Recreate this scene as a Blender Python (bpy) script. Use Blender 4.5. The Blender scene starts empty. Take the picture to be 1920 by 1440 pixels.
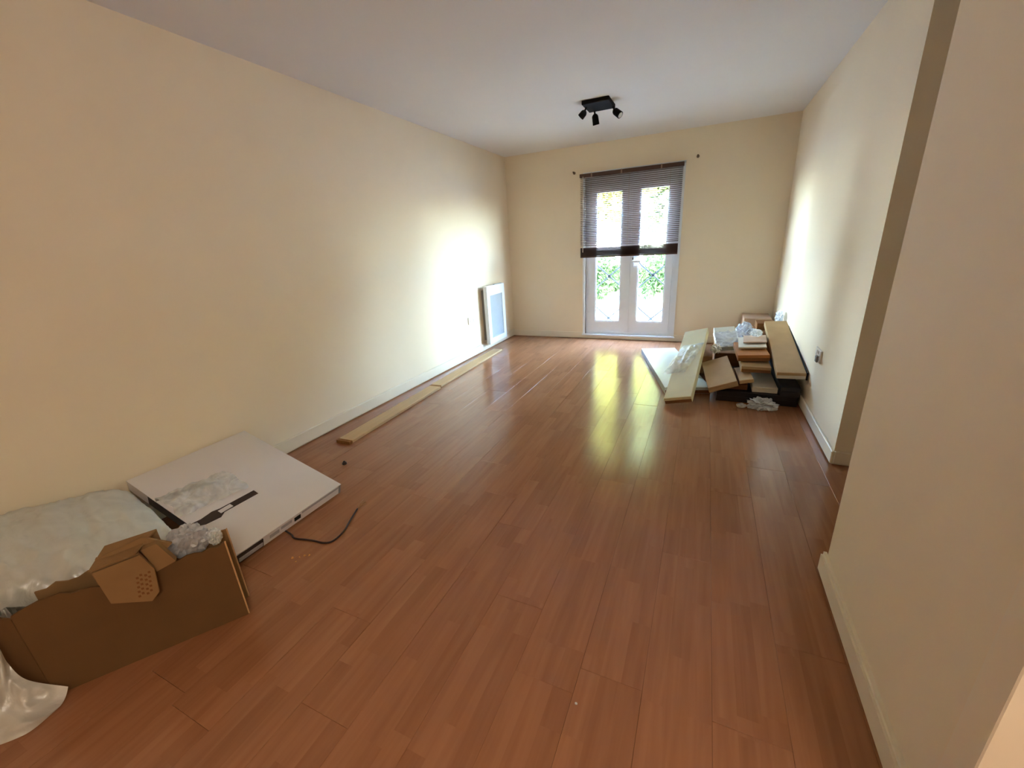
import bpy, bmesh, math, random
from mathutils import Vector, Matrix, noise

random.seed(7)
scene = bpy.context.scene
col = scene.collection
V = Vector

# ------------------------------------------------------------------ camera, sky, sun, exposure
A_L, B_R, DEP, H = 2.5494, 0.7566, 5.5381, 2.4      # left wall, right wall, window wall, ceiling
END_R, NEAR_X, NEAR_Y = 2.6201, 0.524, 1.636        # end of the right wall, face and far end of the nearer wall
cam_d = bpy.data.cameras.new('camera')
cam = bpy.data.objects.new('camera', cam_d)
col.objects.link(cam)
cR, cU, cF = V((0.909598, 0.411796, -0.055282)), V((-0.085251, 0.315195, 0.94519)), V((-0.40665, 0.85503, -0.321806))
m = Matrix((cR, cU, -cF)).transposed().to_4x4()
m.translation = V((0, 0, 1.2911))
cam.matrix_world = m
cam_d.sensor_width = 36.0
cam_d.lens = 764.63 / 1920 * 36.0
cam_d.clip_start = 0.02
cam_d.clip_end = 300
scene.camera = cam

world = bpy.data.worlds.new('world')
scene.world = world
world.use_nodes = True
wn = world.node_tree
wn.nodes.clear()
sky = wn.nodes.new('ShaderNodeTexSky')
sky.sky_type = 'NISHITA'
sky.sun_disc = False
sky.sun_elevation = math.radians(48)
sky.sun_rotation = math.radians(160)
sky.dust_density = 1.2
bg = wn.nodes.new('ShaderNodeBackground')
bg.inputs['Strength'].default_value = 5.0
wo = wn.nodes.new('ShaderNodeOutputWorld')
wn.links.new(sky.outputs[0], bg.inputs['Color'])
wn.links.new(bg.outputs[0], wo.inputs['Surface'])

sun_d = bpy.data.lights.new('sun', 'SUN')
sun_d.energy = 8.0
sun_d.angle = math.radians(2)
sun_d.color = (1.0, 0.94, 0.84)
sun = bpy.data.objects.new('sun', sun_d)
col.objects.link(sun)
sun.rotation_euler = V((-0.35, 0.75, -0.85)).to_track_quat('-Z', 'Y').to_euler()
sun.location = (0, -3, 12)

por_d = bpy.data.lights.new('window_portal', 'AREA')     # portal: guides sky sampling, gives off no light itself
por_d.shape = 'RECTANGLE'
por_d.size, por_d.size_y = 1.13, 2.0
por_d.cycles.is_portal = True
por = bpy.data.objects.new('window_portal', por_d)
col.objects.link(por)
por.location = (-0.89, DEP + 0.086, 1.06)
por.rotation_euler = V((0, -1, 0)).to_track_quat('-Z', 'Z').to_euler()

vs = scene.view_settings
vs.view_transform = 'Standard'
vs.look = 'None'
vs.gamma = 1.0
vs.exposure = 2.95
vs.use_curve_mapping = False


# ------------------------------------------------------------------ materials
def srgb(r, g, b):
    f = lambda c: (c / 255 / 12.92) if c / 255 <= 0.04045 else ((c / 255 + 0.055) / 1.055) ** 2.4
    return (f(r), f(g), f(b), 1.0)


def mat(name, rgb, rough=0.6, spec=0.4, var=0.06, scale=12.0, bump=0.0, bscale=60.0, metal=0.0, stretch=(1, 1, 1), sheen=0.0):
    M = bpy.data.materials.new(name)
    M.use_nodes = True
    nt = M.node_tree
    b = nt.nodes['Principled BSDF']
    b.inputs['Roughness'].default_value = rough
    b.inputs['Specular IOR Level'].default_value = spec
    b.inputs['Metallic'].default_value = metal
    tc = nt.nodes.new('ShaderNodeTexCoord')
    mp = nt.nodes.new('ShaderNodeMapping')
    mp.inputs['Scale'].default_value = stretch
    nt.links.new(tc.outputs['Object'], mp.inputs['Vector'])
    nz = nt.nodes.new('ShaderNodeTexNoise')
    nz.inputs['Scale'].default_value = scale
    nz.inputs['Detail'].default_value = 4
    nt.links.new(mp.outputs[0], nz.inputs['Vector'])
    cr = nt.nodes.new('ShaderNodeValToRGB')
    c = srgb(*rgb)
    cr.color_ramp.elements[0].position = 0.3
    cr.color_ramp.elements[1].position = 0.7
    cr.color_ramp.elements[0].color = tuple(x * (1 - var) for x in c[:3]) + (1,)
    cr.color_ramp.elements[1].color = tuple(min(1, x * (1 + var)) for x in c[:3]) + (1,)
    nt.links.new(nz.outputs['Fac'], cr.inputs['Fac'])
    nt.links.new(cr.outputs['Color'], b.inputs['Base Color'])
    if bump:
        n2 = nt.nodes.new('ShaderNodeTexNoise')
        n2.inputs['Scale'].default_value = bscale
        n2.inputs['Detail'].default_value = 3
        nt.links.new(mp.outputs[0], n2.inputs['Vector'])
        bp = nt.nodes.new('ShaderNodeBump')
        bp.inputs['Strength'].default_value = bump
        bp.inputs['Distance'].default_value = 0.01
        nt.links.new(n2.outputs['Fac'], bp.inputs['Height'])
        nt.links.new(bp.outputs[0], b.inputs['Normal'])
    return M


def plastic_film(name, rgb, cover=0.55, rough=0.25, gloss=0.25, var=0.18):
    M = bpy.data.materials.new(name)
    M.use_nodes = True
    nt = M.node_tree
    nt.nodes.clear()
    out = nt.nodes.new('ShaderNodeOutputMaterial')
    tr = nt.nodes.new('ShaderNodeBsdfTransparent')
    df = nt.nodes.new('ShaderNodeBsdfDiffuse')
    tl = nt.nodes.new('ShaderNodeBsdfTranslucent')
    gl = nt.nodes.new('ShaderNodeBsdfGlossy')
    df.inputs['Color'].default_value = srgb(*rgb)
    tl.inputs['Color'].default_value = srgb(*rgb)
    gl.inputs['Roughness'].default_value = rough
    m1 = nt.nodes.new('ShaderNodeMixShader')
    m1.inputs[0].default_value = 0.35
    nt.links.new(df.outputs[0], m1.inputs[1])
    nt.links.new(tl.outputs[0], m1.inputs[2])
    m2 = nt.nodes.new('ShaderNodeMixShader')
    m2.inputs[0].default_value = gloss
    nt.links.new(m1.outputs[0], m2.inputs[1])
    nt.links.new(gl.outputs[0], m2.inputs[2])
    tc = nt.nodes.new('ShaderNodeTexCoord')
    nz = nt.nodes.new('ShaderNodeTexNoise')
    nz.inputs['Scale'].default_value = 9
    nz.inputs['Detail'].default_value = 6
    nz.inputs['Distortion'].default_value = 1.5
    nt.links.new(tc.outputs['Object'], nz.inputs['Vector'])
    mr = nt.nodes.new('ShaderNodeMapRange')
    mr.inputs['From Min'].default_value = 0.3
    mr.inputs['From Max'].default_value = 0.7
    mr.inputs['To Min'].default_value = max(0, cover - var)
    mr.inputs['To Max'].default_value = min(1, cover + var)
    nt.links.new(nz.outputs['Fac'], mr.inputs['Value'])
    bp = nt.nodes.new('ShaderNodeBump')
    bp.inputs['Strength'].default_value = 0.5
    bp.inputs['Distance'].default_value = 0.02
    nt.links.new(nz.outputs['Fac'], bp.inputs['Height'])
    nt.links.new(bp.outputs[0], gl.inputs['Normal'])
    nt.links.new(bp.outputs[0], df.inputs['Normal'])
    m3 = nt.nodes.new('ShaderNodeMixShader')
    nt.links.new(mr.outputs[0], m3.inputs[0])
    nt.links.new(tr.outputs[0], m3.inputs[1])
    nt.links.new(m2.outputs[0], m3.inputs[2])
    nt.links.new(m3.outputs[0], out.inputs['Surface'])
    return M


def window_glass():
    M = bpy.data.materials.new('window_glass')
    M.use_nodes = True
    nt = M.node_tree
    nt.nodes.clear()
    out = nt.nodes.new('ShaderNodeOutputMaterial')
    tr = nt.nodes.new('ShaderNodeBsdfTransparent')
    tr.inputs['Color'].default_value = (0.93, 0.97, 0.96, 1)
    gl = nt.nodes.new('ShaderNodeBsdfGlossy')
    gl.inputs['Roughness'].default_value = 0.02
    lw = nt.nodes.new('ShaderNodeLayerWeight')
    lw.inputs['Blend'].default_value = 0.5
    pw = nt.nodes.new('ShaderNodeMath')
    pw.operation = 'POWER'
    pw.inputs[1].default_value = 5.0
    nt.links.new(lw.outputs['Facing'], pw.inputs[0])
    fr = nt.nodes.new('ShaderNodeMath')
    fr.operation = 'MULTIPLY_ADD'
    fr.inputs[1].default_value = 0.6
    fr.inputs[2].default_value = 0.03
    nt.links.new(pw.outputs[0], fr.inputs[0])
    mx = nt.nodes.new('ShaderNodeMixShader')
    nt.links.new(fr.outputs[0], mx.inputs[0])
    nt.links.new(tr.outputs[0], mx.inputs[1])
    nt.links.new(gl.outputs[0], mx.inputs[2])
    nt.links.new(mx.outputs[0], out.inputs['Surface'])
    return M


def laminate():
    M = bpy.data.materials.new('cherry_laminate')
    M.use_nodes = True
    nt = M.node_tree
    L = nt.links
    N = nt.nodes.new
    b = nt.nodes['Principled BSDF']
    tc = N('ShaderNodeTexCoord')
    oi = N('ShaderNodeObjectInfo')
    sx = N('ShaderNodeSeparateXYZ')
    L.new(tc.outputs['Object'], sx.inputs[0])

    def math_(op, a, b_=None, c=None):
        n = N('ShaderNodeMath')
        n.operation = op
        for i, v in enumerate((a, b_, c)):
            if v is None:
                continue
            if isinstance(v, (int, float)):
                n.inputs[i].default_value = v
            else:
                L.new(v, n.inputs[i])
        return n.outputs[0]
    strip = math_('FLOOR', math_('MULTIPLY', math_('ADD', sx.outputs['X'], 0.095), 3 / 0.19))
    wn1 = N('ShaderNodeTexWhiteNoise')
    wn1.noise_dimensions = '2D'
    cb = N('ShaderNodeCombineXYZ')
    L.new(strip, cb.inputs[0])
    L.new(math_('MULTIPLY', oi.outputs['Random'], 91.7), cb.inputs[1])
    L.new(cb.outputs[0], wn1.inputs['Vector'])
    seg = math_('FLOOR', math_('ADD', math_('MULTIPLY', sx.outputs['Y'], 2.4), math_('MULTIPLY', wn1.outputs['Value'], 3.0)))
    cb2 = N('ShaderNodeCombineXYZ')
    L.new(strip, cb2.inputs[0])
    L.new(seg, cb2.inputs[1])
    L.new(math_('MULTIPLY', oi.outputs['Random'], 57.3), cb2.inputs[2])
    wn2 = N('ShaderNodeTexWhiteNoise')
    wn2.noise_dimensions = '3D'
    L.new(cb2.outputs[0], wn2.inputs['Vector'])
    # grain
    vadd = N('ShaderNodeVectorMath')
    vadd.operation = 'ADD'
    cb3 = N('ShaderNodeCombineXYZ')
    L.new(math_('MULTIPLY', wn2.outputs['Value'], 13.0), cb3.inputs[0])
    L.new(math_('MULTIPLY', wn2.outputs['Value'], 29.0), cb3.inputs[1])
    L.new(tc.outputs['Object'], vadd.inputs[0])
    L.new(cb3.outputs[0], vadd.inputs[1])
    mp = N('ShaderNodeMapping')
    mp.inputs['Scale'].default_value = (38, 2.2, 1)
    L.new(vadd.outputs[0], mp.inputs['Vector'])
    g = N('ShaderNodeTexNoise')
    g.inputs['Scale'].default_value = 1.0
    g.inputs['Detail'].default_value = 5
    g.inputs['Distortion'].default_value = 0.6
    L.new(mp.outputs[0], g.inputs['Vector'])
    cr = N('ShaderNodeValToRGB')
    e = cr.color_ramp.elements
    e[0].position, e[1].position = 0.25, 0.8
    e[0].color = srgb(148, 96, 64)
    e[1].color = srgb(174, 118, 82)
    mixv = math_('ADD', math_('MULTIPLY', g.outputs['Fac'], 0.72), math_('MULTIPLY', wn2.outputs['Value'], 0.26))
    L.new(mixv, cr.inputs['Fac'])
    L.new(cr.outputs['Color'], b.inputs['Base Color'])
    # gloss with scuffs
    n3 = N('ShaderNodeTexNoise')
    n3.inputs['Scale'].default_value = 7
    n3.inputs['Detail'].default_value = 6
    L.new(tc.outputs['Object'], n3.inputs['Vector'])
    mr = N('ShaderNodeMapRange')
    mr.inputs['To Min'].default_value = 0.14
    mr.inputs['To Max'].default_value = 0.26
    L.new(n3.outputs['Fac'], mr.inputs['Value'])
    L.new(mr.outputs[0], b.inputs['Roughness'])
    b.inputs['Specular IOR Level'].default_value = 0.55
    n4 = N('ShaderNodeTexNoise')
    n4.inputs['Scale'].default_value = 14
    n4.inputs['Detail'].default_value = 2
    L.new(tc.outputs['Object'], n4.inputs['Vector'])
    bp = N('ShaderNodeBump')
    bp.inputs['Strength'].default_value = 0.02
    bp.inputs['Distance'].default_value = 0.01
    L.new(n4.outputs['Fac'], bp.inputs['Height'])
    L.new(bp.outputs[0], b.inputs['Normal'])
    return M


def foliage(name, lo, hi):
    M = bpy.data.materials.new(name)
    M.use_nodes = True
    nt = M.node_tree
    nt.nodes.clear()
    N = nt.nodes.new
    out = N('ShaderNodeOutputMaterial')
    tc = N('ShaderNodeTexCoord')
    nz = N('ShaderNodeTexNoise')
    nz.inputs['Scale'].default_value = 2.5
    nz.inputs['Detail'].default_value = 4
    nt.links.new(tc.outputs['Object'], nz.inputs['Vector'])
    cr = N('ShaderNodeValToRGB')
    cr.color_ramp.elements[0].position = 0.35
    cr.color_ramp.elements[1].position = 0.65
    cr.color_ramp.elements[0].color = srgb(*lo)
    cr.color_ramp.elements[1].color = srgb(*hi)
    nt.links.new(nz.outputs['Fac'], cr.inputs['Fac'])
    df = N('ShaderNodeBsdfDiffuse')
    tl = N('ShaderNodeBsdfTranslucent')
    nt.links.new(cr.outputs[0], df.inputs[0])
    nt.links.new(cr.outputs[0], tl.inputs[0])
    mx = N('ShaderNodeMixShader')
    mx.inputs[0].default_value = 0.4
    nt.links.new(df.outputs[0], mx.inputs[1])
    nt.links.new(tl.outputs[0], mx.inputs[2])
    nt.links.new(mx.outputs[0], out.inputs['Surface'])
    return M


MT = dict(
    wall=mat('cream_wall_paint', (242, 225, 198), 0.75, 0.25, 0.012, 3, 0.02, 90),
    ceiling=mat('white_ceiling_paint', (236, 230, 224), 0.8, 0.2, 0.01, 2),
    skirting=mat('cream_gloss_paint', (240, 226, 202), 0.4, 0.4, 0.02, 6),
    subfloor=mat('dark_underlay', (46, 28, 18), 0.9, 0.1, 0.1),
    laminate=laminate(),
    upvc=mat('white_upvc', (238, 242, 246), 0.3, 0.5, 0.01),
    glass=window_glass(),
    blind=mat('brown_blind', (78, 52, 42), 0.4, 0.4, 0.12, 30, stretch=(0.3, 4, 4)),
    cord=mat('pale_cord', (205, 190, 178), 0.7),
    clip=mat('clear_clip', (150, 125, 105), 0.3),
    bracket=mat('brown_bracket', (110, 84, 52), 0.5),
    heater=mat('white_enamel', (236, 238, 242), 0.35, 0.5, 0.01),
    heater_grey=mat('grey_enamel', (168, 176, 186), 0.4, 0.4, 0.02),
    heater_side=mat('grey_steel', (140, 136, 130), 0.5, 0.4, 0.03),
    socket=mat('cream_socket', (226, 214, 196), 0.35, 0.5, 0.01),
    socket_dark=mat('socket_slot', (74, 64, 54), 0.5),
    black=mat('black_metal', (20, 18, 17), 0.75, 0.2, 0.05),
    lens=mat('lamp_glass', (215, 212, 205), 0.2, 0.5, 0.01),
    card=mat('brown_cardboard', (110, 80, 50), 0.85, 0.15, 0.06, 8, 0.05, 140),
    card_in=mat('inner_cardboard', (148, 114, 76), 0.85, 0.15, 0.08, 12),
    card_edge=mat('cardboard_edge', (204, 160, 112), 0.85, 0.15, 0.12, 60),
    card_tan=mat('tan_cardboard', (176, 142, 100), 0.8, 0.2, 0.06, 8),
    card_dark=mat('dark_cardboard', (128, 84, 48), 0.85, 0.15, 0.08, 8),
    card_orange=mat('orange_cardboard', (172, 112, 62), 0.8, 0.2, 0.08, 8),
    card_yellow=mat('yellow_cardboard', (220, 208, 164), 0.6, 0.3, 0.05, 6),
    card_pink=mat('pinkish_cardboard', (196, 164, 138), 0.8, 0.2, 0.05, 6),
    white_card=mat('white_carton', (228, 220, 216), 0.5, 0.35, 0.02, 4),
    mint=mat('white_faced_board', (232, 234, 222), 0.35, 0.5, 0.02, 4),
    board=mat('pale_board', (214, 200, 176), 0.6, 0.3, 0.05, 7),
    dark_plastic=mat('dark_brown_plastic', (60, 46, 42), 0.45, 0.4, 0.08, 20),
    black_card=mat('black_sleeve', (34, 28, 30), 0.5, 0.4, 0.1),
    print_grey=mat('grey_print', (176, 168, 168), 0.6, 0.2, 0.1, 60),
    film=plastic_film('clear_polythene', (248, 250, 246), 0.55, 0.25, 0.2),
    film_thick=plastic_film('milky_polythene', (246, 244, 234), 0.92, 0.28, 0.16, 0.05),
    film_grey=plastic_film('grey_polythene', (206, 208, 214), 0.7, 0.3, 0.2),
    film_blue=plastic_film('wrap_polythene', (236, 240, 250), 0.6, 0.25, 0.25),
    timber=mat('pale_timber', (206, 172, 126), 0.6, 0.3, 0.10, 3, stretch=(30, 1, 30)),
    timber_end=mat('timber_end', (140, 96, 52), 0.8, 0.1, 0.15, 80),
    cable=mat('dark_cable', (52, 34, 28), 0.5, 0.4, 0.05),
    copper=mat('bare_wire', (170, 120, 74), 0.4, 0.5, 0.1, metal=0.3),
    chip=mat('wood_chip', (214, 150, 84), 0.8, 0.1, 0.15, 90),
    paving=mat('pale_paving', (150, 146, 140), 0.9, 0.1, 0.08, 1.2),
    iron=mat('grey_iron', (34, 34, 36), 0.5, 0.4, 0.05),
    leaf=foliage('hedge_leaf', (38, 56, 34), (72, 92, 56)),
    leaf_y=foliage('tree_leaf', (112, 118, 56), (152, 148, 82)),
    leaf_p=foliage('pale_tree_leaf', (112, 126, 84), (154, 162, 116)),
    bark=mat('bark', (92, 76, 60), 0.9, 0.1, 0.2, 14),
    vehicle=mat('white_vehicle_paint', (112, 106, 110), 0.3, 0.5, 0.01),
    vehicle_grey=mat('silver_vehicle_paint', (96, 98, 106), 0.3, 0.5, 0.01),
    vglass=mat('vehicle_glass', (40, 48, 48), 0.15, 0.5, 0.02),
    rubber=mat('tyre_rubber', (30, 30, 30), 0.8, 0.2),
)


# ------------------------------------------------------------------ helpers
def link(name, me, material, parent=None):
    o = bpy.data.objects.new(name, me)
    col.objects.link(o)
    if material is not None:
        me.materials.clear()
        me.materials.append(MT[material])
    if parent is not None:
        o.parent = parent
    return o


def obj(name, bm, material, parent=None, smooth=False):
    me = bpy.data.meshes.new(name)
    bmesh.ops.recalc_face_normals(bm, faces=bm.faces)
    bm.to_mesh(me)
    bm.free()
    if smooth:
        for p in me.polygons:
            p.use_smooth = True
    return link(name, me, material, parent)


def tag(o, label=None, cat=None, group=None, kind=None):
    if label: o['label'] = label
    if cat: o['category'] = cat
    if group: o['group'] = group
    if kind: o['kind'] = kind
    return o


def empty(name, loc=(0, 0, 0), rot=(0, 0, 0)):
    o = bpy.data.objects.new(name, None)
    o.empty_display_size = 0.1
    col.objects.link(o)
    o.location = loc
    o.rotation_euler = rot
    return o


def hexa(bm, c):
    """box from 8 corners: bottom ring 0-3, top ring 4-7"""
    v = [bm.verts.new(p) for p in c]
    for f in ((3, 2, 1, 0), (4, 5, 6, 7), (0, 1, 5, 4), (1, 2, 6, 5), (2, 3, 7, 6), (3, 0, 4, 7)):
        bm.faces.new([v[i] for i in f])
    return v


def bx(bm, x0, x1, y0, y1, z0, z1):
    return hexa(bm, [(x0, y0, z0), (x1, y0, z0), (x1, y1, z0), (x0, y1, z0), (x0, y0, z1), (x1, y0, z1), (x1, y1, z1), (x0, y1, z1)])


def bevel(bm, w, seg=1):
    bmesh.ops.bevel(bm, geom=bm.edges[:], offset=w, segments=seg, affect='EDGES', clamp_overlap=True)


def box(name, x0, x1, y0, y1, z0, z1, material, parent=None, bev=0.0):
    bm = bmesh.new()
    bx(bm, x0, x1, y0, y1, z0, z1)
    if bev: bevel(bm, bev)
    return obj(name, bm, material, parent)


def tube(bm, pts, r, n=8, cap=True, radii=None):
    pts = [V(p) for p in pts]
    rings = []
    prev = None
    for i, p in enumerate(pts):
        t = (pts[min(i + 1, len(pts) - 1)] - pts[max(i - 1, 0)]).normalized()
        if prev is None:
            a = V((0, 0, 1)) if abs(t.z) < 0.9 else V((1, 0, 0))
            u = t.cross(a).normalized()
        else:
            u = (prev - t * prev.dot(t)).normalized()
        prev = u
        w = t.cross(u)
        rr = radii[i] if radii else r
        rings.append([bm.verts.new(p + (u * math.cos(2 * math.pi * k / n) + w * math.sin(2 * math.pi * k / n)) * rr) for k in range(n)])
    for a, b_ in zip(rings, rings[1:]):
        for k in range(n):
            bm.faces.new((a[k], a[(k + 1) % n], b_[(k + 1) % n], b_[k]))
    if cap:
        bm.faces.new(rings[0][::-1])
        bm.faces.new(rings[-1])


def spline(pts, n=8):
    pts = [V(p) for p in pts]
    out = []
    for i in range(len(pts) - 1):
        p0, p1, p2, p3 = pts[max(i - 1, 0)], pts[i], pts[i + 1], pts[min(i + 2, len(pts) - 1)]
        for k in range(n):
            t = k / n
            out.append(0.5 * ((2 * p1) + (p2 - p0) * t + (2 * p0 - 5 * p1 + 4 * p2 - p3) * t * t + (3 * p1 - p0 - 3 * p2 + p3) * t ** 3))
    out.append(pts[-1])
    return out


def frame_from(a0, a1, a2):
    """orthonormal axes of a slab: a0 near-left, a1 near-right, a2 far-left corner of its top"""
    a0, a1, a2 = V(a0), V(a1), V(a2)
    L = a2 - a0
    l = L.normalized()
    w = (a1 - a0) - l * (a1 - a0).dot(l)
    W = w.length
    w.normalize()
    n = w.cross(l)
    return a0, w, l, n, W, L.length


def slab(name, a0, a1, a2, th, material, parent=None, bev=0.003, W=None, Ln=None):
    o, w, l, n, Wd, Le = frame_from(a0, a1, a2)
    W = W or Wd
    Ln = Ln or Le
    bm = bmesh.new()
    c = [o - n * th, o + w * W - n * th, o + w * W + l * Ln - n * th, o + l * Ln - n * th, o, o + w * W, o + w * W + l * Ln, o + l * Ln]
    hexa(bm, c)
    if bev: bevel(bm, bev)
    return obj(name, bm, material, parent)


def local_slab(bm, fr, u0, u1, v0, v1, h0, h1):
    """box in a slab frame: u across, v along, h above the top face"""
    o, w, l, n, W, L = fr
    g = lambda u, v, h: o + w * u + l * v + n * h
    hexa(bm, [g(u0, v0, h0), g(u1, v0, h0), g(u1, v1, h0), g(u0, v1, h0), g(u0, v0, h1), g(u1, v0, h1), g(u1, v1, h1), g(u0, v1, h1)])


def carton(name, a0, a1, a2, th, material, label, group=None, tape='card_edge', cat='carton', seam=False, flap=None):
    """closed flat carton: body, a seam of flaps with a strip of tape on its top and one flap line at its near end"""
    fr = frame_from(a0, a1, a2)
    root = empty(name, fr[0])
    back = Matrix.Translation(-fr[0])
    fr2 = (V((0, 0, 0)),) + fr[1:]
    W, L = fr[4], fr[5]
    bm = bmesh.new()
    local_slab(bm, fr2, 0, W, 0, L, -th, 0)
    bevel(bm, 0.003)
    obj('body', bm, material, root)
    if seam:
        bm = bmesh.new()
        local_slab(bm, fr2, W * 0.44, W * 0.56, -0.0008, L + 0.0008, -0.001, 0.0008)
        obj('tape', bm, tape, root)
    bm = bmesh.new()
    local_slab(bm, fr2, 0.004, W - 0.004, -0.003, 0, -th * 0.94, -th * 0.46)
    obj('end_flap', bm, flap or material, root)
    tag(root, label, cat, group)
    return root


def ridged(p, s, seed):
    q = V(p) * s + V((seed * 7.3, seed * 3.1, seed * 5.7))
    return 1 - abs(noise.noise(q)) * 2


def crumple(name, center, rad, material, seed=1, sub=4, amp=0.35, freq=3.0, floor=None, parent=None, smooth=False, sq=1.0, rot=0.0, tilt=0.0):
    bm = bmesh.new()
    bmesh.ops.create_icosphere(bm, subdivisions=sub, radius=1.0)
    M = Matrix.Rotation(rot, 3, 'Z') @ Matrix.Rotation(tilt, 3, 'Y')
    for v in bm.verts:
        d = v.co.normalized()
        if sq != 1.0:
            d = V([math.copysign(abs(c) ** sq, c) for c in d])
        k = 1 + amp * (0.55 * ridged(d, freq, seed) + 0.3 * ridged(d, freq * 2.3, seed + 3) + 0.15 * ridged(d, freq * 5, seed + 9) - 0.6)
        p = V((d.x * rad[0] * k, d.y * rad[1] * k, d.z * rad[2] * k))
        p = M @ p
        if floor is not None and p.z + center[2] < floor:
            p.z = floor - center[2] + 0.0005 * (abs(p.x) + abs(p.y))
        v.co = p
    o = obj(name, bm, material, parent, smooth)
    o.location = center
    return o


def sheet(name, pts_fn, nu, nv, material, parent=None, thick=0.0012):
    bm = bmesh.new()
    g = [[bm.verts.new(pts_fn(i / nu, j / nv)) for j in range(nv + 1)] for i in range(nu + 1)]
    for i in range(nu):
        for j in range(nv):
            bm.faces.new((g[i][j], g[i + 1][j], g[i + 1][j + 1], g[i][j + 1]))
    o = obj(name, bm, material, parent, True)
    return o


def struct(name, parts, material):
    bm = bmesh.new()
    for p in parts:
        bx(bm, *p)
    return tag(obj(name, bm, material), kind='structure')


# ------------------------------------------------------------------ room shell
T = 0.14
HX, HY = 1.75, -2.3                     # hall behind the camera: right wall and end wall
struct('wall_left', [(-A_L - T, -A_L, HY - T, DEP + 0.1, -0.05, H + 0.02)], 'wall')
WX0, WX1, WZ0, WZ1 = -1.455, -0.325, 0.06, 2.06         # window opening
struct('wall_back', [(-A_L - T, WX0, DEP, DEP + 0.085, -0.05, H + 0.02), (WX1, 2.2, DEP, DEP + 0.085, -0.05, H + 0.02),
                     (WX0, WX1, DEP, DEP + 0.085, WZ1, H + 0.02), (WX0, WX1, DEP, DEP + 0.085, -0.05, WZ0)], 'wall')
struct('wall_right', [(B_R, 2.2, END_R, DEP, -0.05, H + 0.02)], 'wall')
struct('wall_recess', [(2.0, 2.2, NEAR_Y - 0.1, END_R, -0.05, H + 0.02)], 'wall')
struct('wall_near', [(NEAR_X, 2.2, 0.70, NEAR_Y, -0.05, H + 0.02)], 'wall')
struct('wall_hall', [(HX, HX + T, HY - T, 0.70, -0.05, H + 0.02)], 'wall')
struct('wall_end', [(-A_L - T, HX + T, HY - T, HY, -0.05, H + 0.02)], 'wall')
struct('ceiling', [(-A_L - T, 2.3, HY - T, DEP + 0.085, H, H + 0.16)], 'ceiling')
# door casing beside the camera: only a corner of it shows
dc = empty('door_1', (0.44, 0.638, 0))
tag(dc, kind='structure')
box('casing', 0.0, 0.30, 0.0, 0.062, 0.0, H, 'skirting', dc, 0.002)

BT = 0.015


def skirting(name, x0, x1, y0, y1, h=0.1, gap=0.009):
    bm = bmesh.new()
    bx(bm, x0, x1, y0, y1, gap, h)
    bevel(bm, 0.004)
    return tag(obj(name, bm, 'skirting'), kind='structure')


skirting('baseboard_left', -A_L, -A_L + BT, HY, DEP)
bb = bmesh.new()
bx(bb, -A_L + BT, WX0 - 0.03, DEP - BT, DEP, 0.009, 0.085)
bx(bb, WX0 - 0.03, WX1 + 0.03, DEP - BT, DEP, 0.009, 0.042)
bx(bb, WX1 + 0.03, B_R - BT, DEP - BT, DEP, 0.009, 0.085)
tag(obj('baseboard_back', bb, 'skirting'), kind='structure')
skirting('baseboard_right', B_R - BT, B_R, END_R - BT, DEP - BT, 0.085)
skirting('baseboard_return', B_R, 2.0, END_R - BT, END_R, 0.085)
bb = bmesh.new()
bx(bb, NEAR_X - 0.018, NEAR_X, 0.702, NEAR_Y + BT, 0.016, 0.085)
bx(bb, NEAR_X - 0.011, NEAR_X, 0.702, NEAR_Y + BT, 0.085, 0.098)
tag(obj('baseboard_near', bb, 'skirting'), kind='structure')

# floor: dark underlay with laminate boards
fl = struct('floor', [(-A_L - T, 2.2, HY - T, DEP + 0.1, -0.06, -0.012)], 'subfloor')
ROW = 0.19
BL = 1.20
phase = {-5: 0.28, -4: 1.084, -3: 2.035, -2: 2.12, -1: 1.55, 0: 0.91, 1: 1.24}
brd_mesh = {}


def board_mesh(L):
    k = round(L, 3)
    if k not in brd_mesh:
        bm = bmesh.new()
        bx(bm, -ROW / 2 + 0.0003, ROW / 2 - 0.0003, 0.0004, L - 0.0004, -0.0118, 0)
        es = [e for e in bm.edges if all(abs(v.co.z) < 1e-6 for v in e.verts)]
        bmesh.ops.bevel(bm, geom=es, offset=0.0005, segments=1, affect='EDGES')
        me = bpy.data.meshes.new('floor_board')
        bmesh.ops.recalc_face_normals(bm, faces=bm.faces)
        bm.to_mesh(me)
        bm.free()
        me.materials.append(MT['laminate'])
        brd_mesh[k] = me
    return brd_mesh[k]


rb = random.Random(3)
nrow0 = math.floor((-A_L - 0.126) / ROW)
for r in range(nrow0, 10):
    x = 0.126 + ROW * (r + 0.5)
    if x - ROW / 2 > 1.99: break
    ph = phase.get(r, rb.uniform(0, BL))
    y = ph - BL * math.ceil((ph - HY) / BL)
    ymax = DEP
    while y < ymax - 0.02:
        L = min(BL, ymax - y)
        o = bpy.data.objects.new('floor_board', board_mesh(L))
        col.objects.link(o)
        o.parent = fl
        o.location = (x, y, rb.uniform(-0.0008, -0.0002))
        o.rotation_euler = (math.radians(rb.uniform(-0.03, 0.03)), math.radians(rb.uniform(-0.38, 0.38)), 0)
        y += BL

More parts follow.
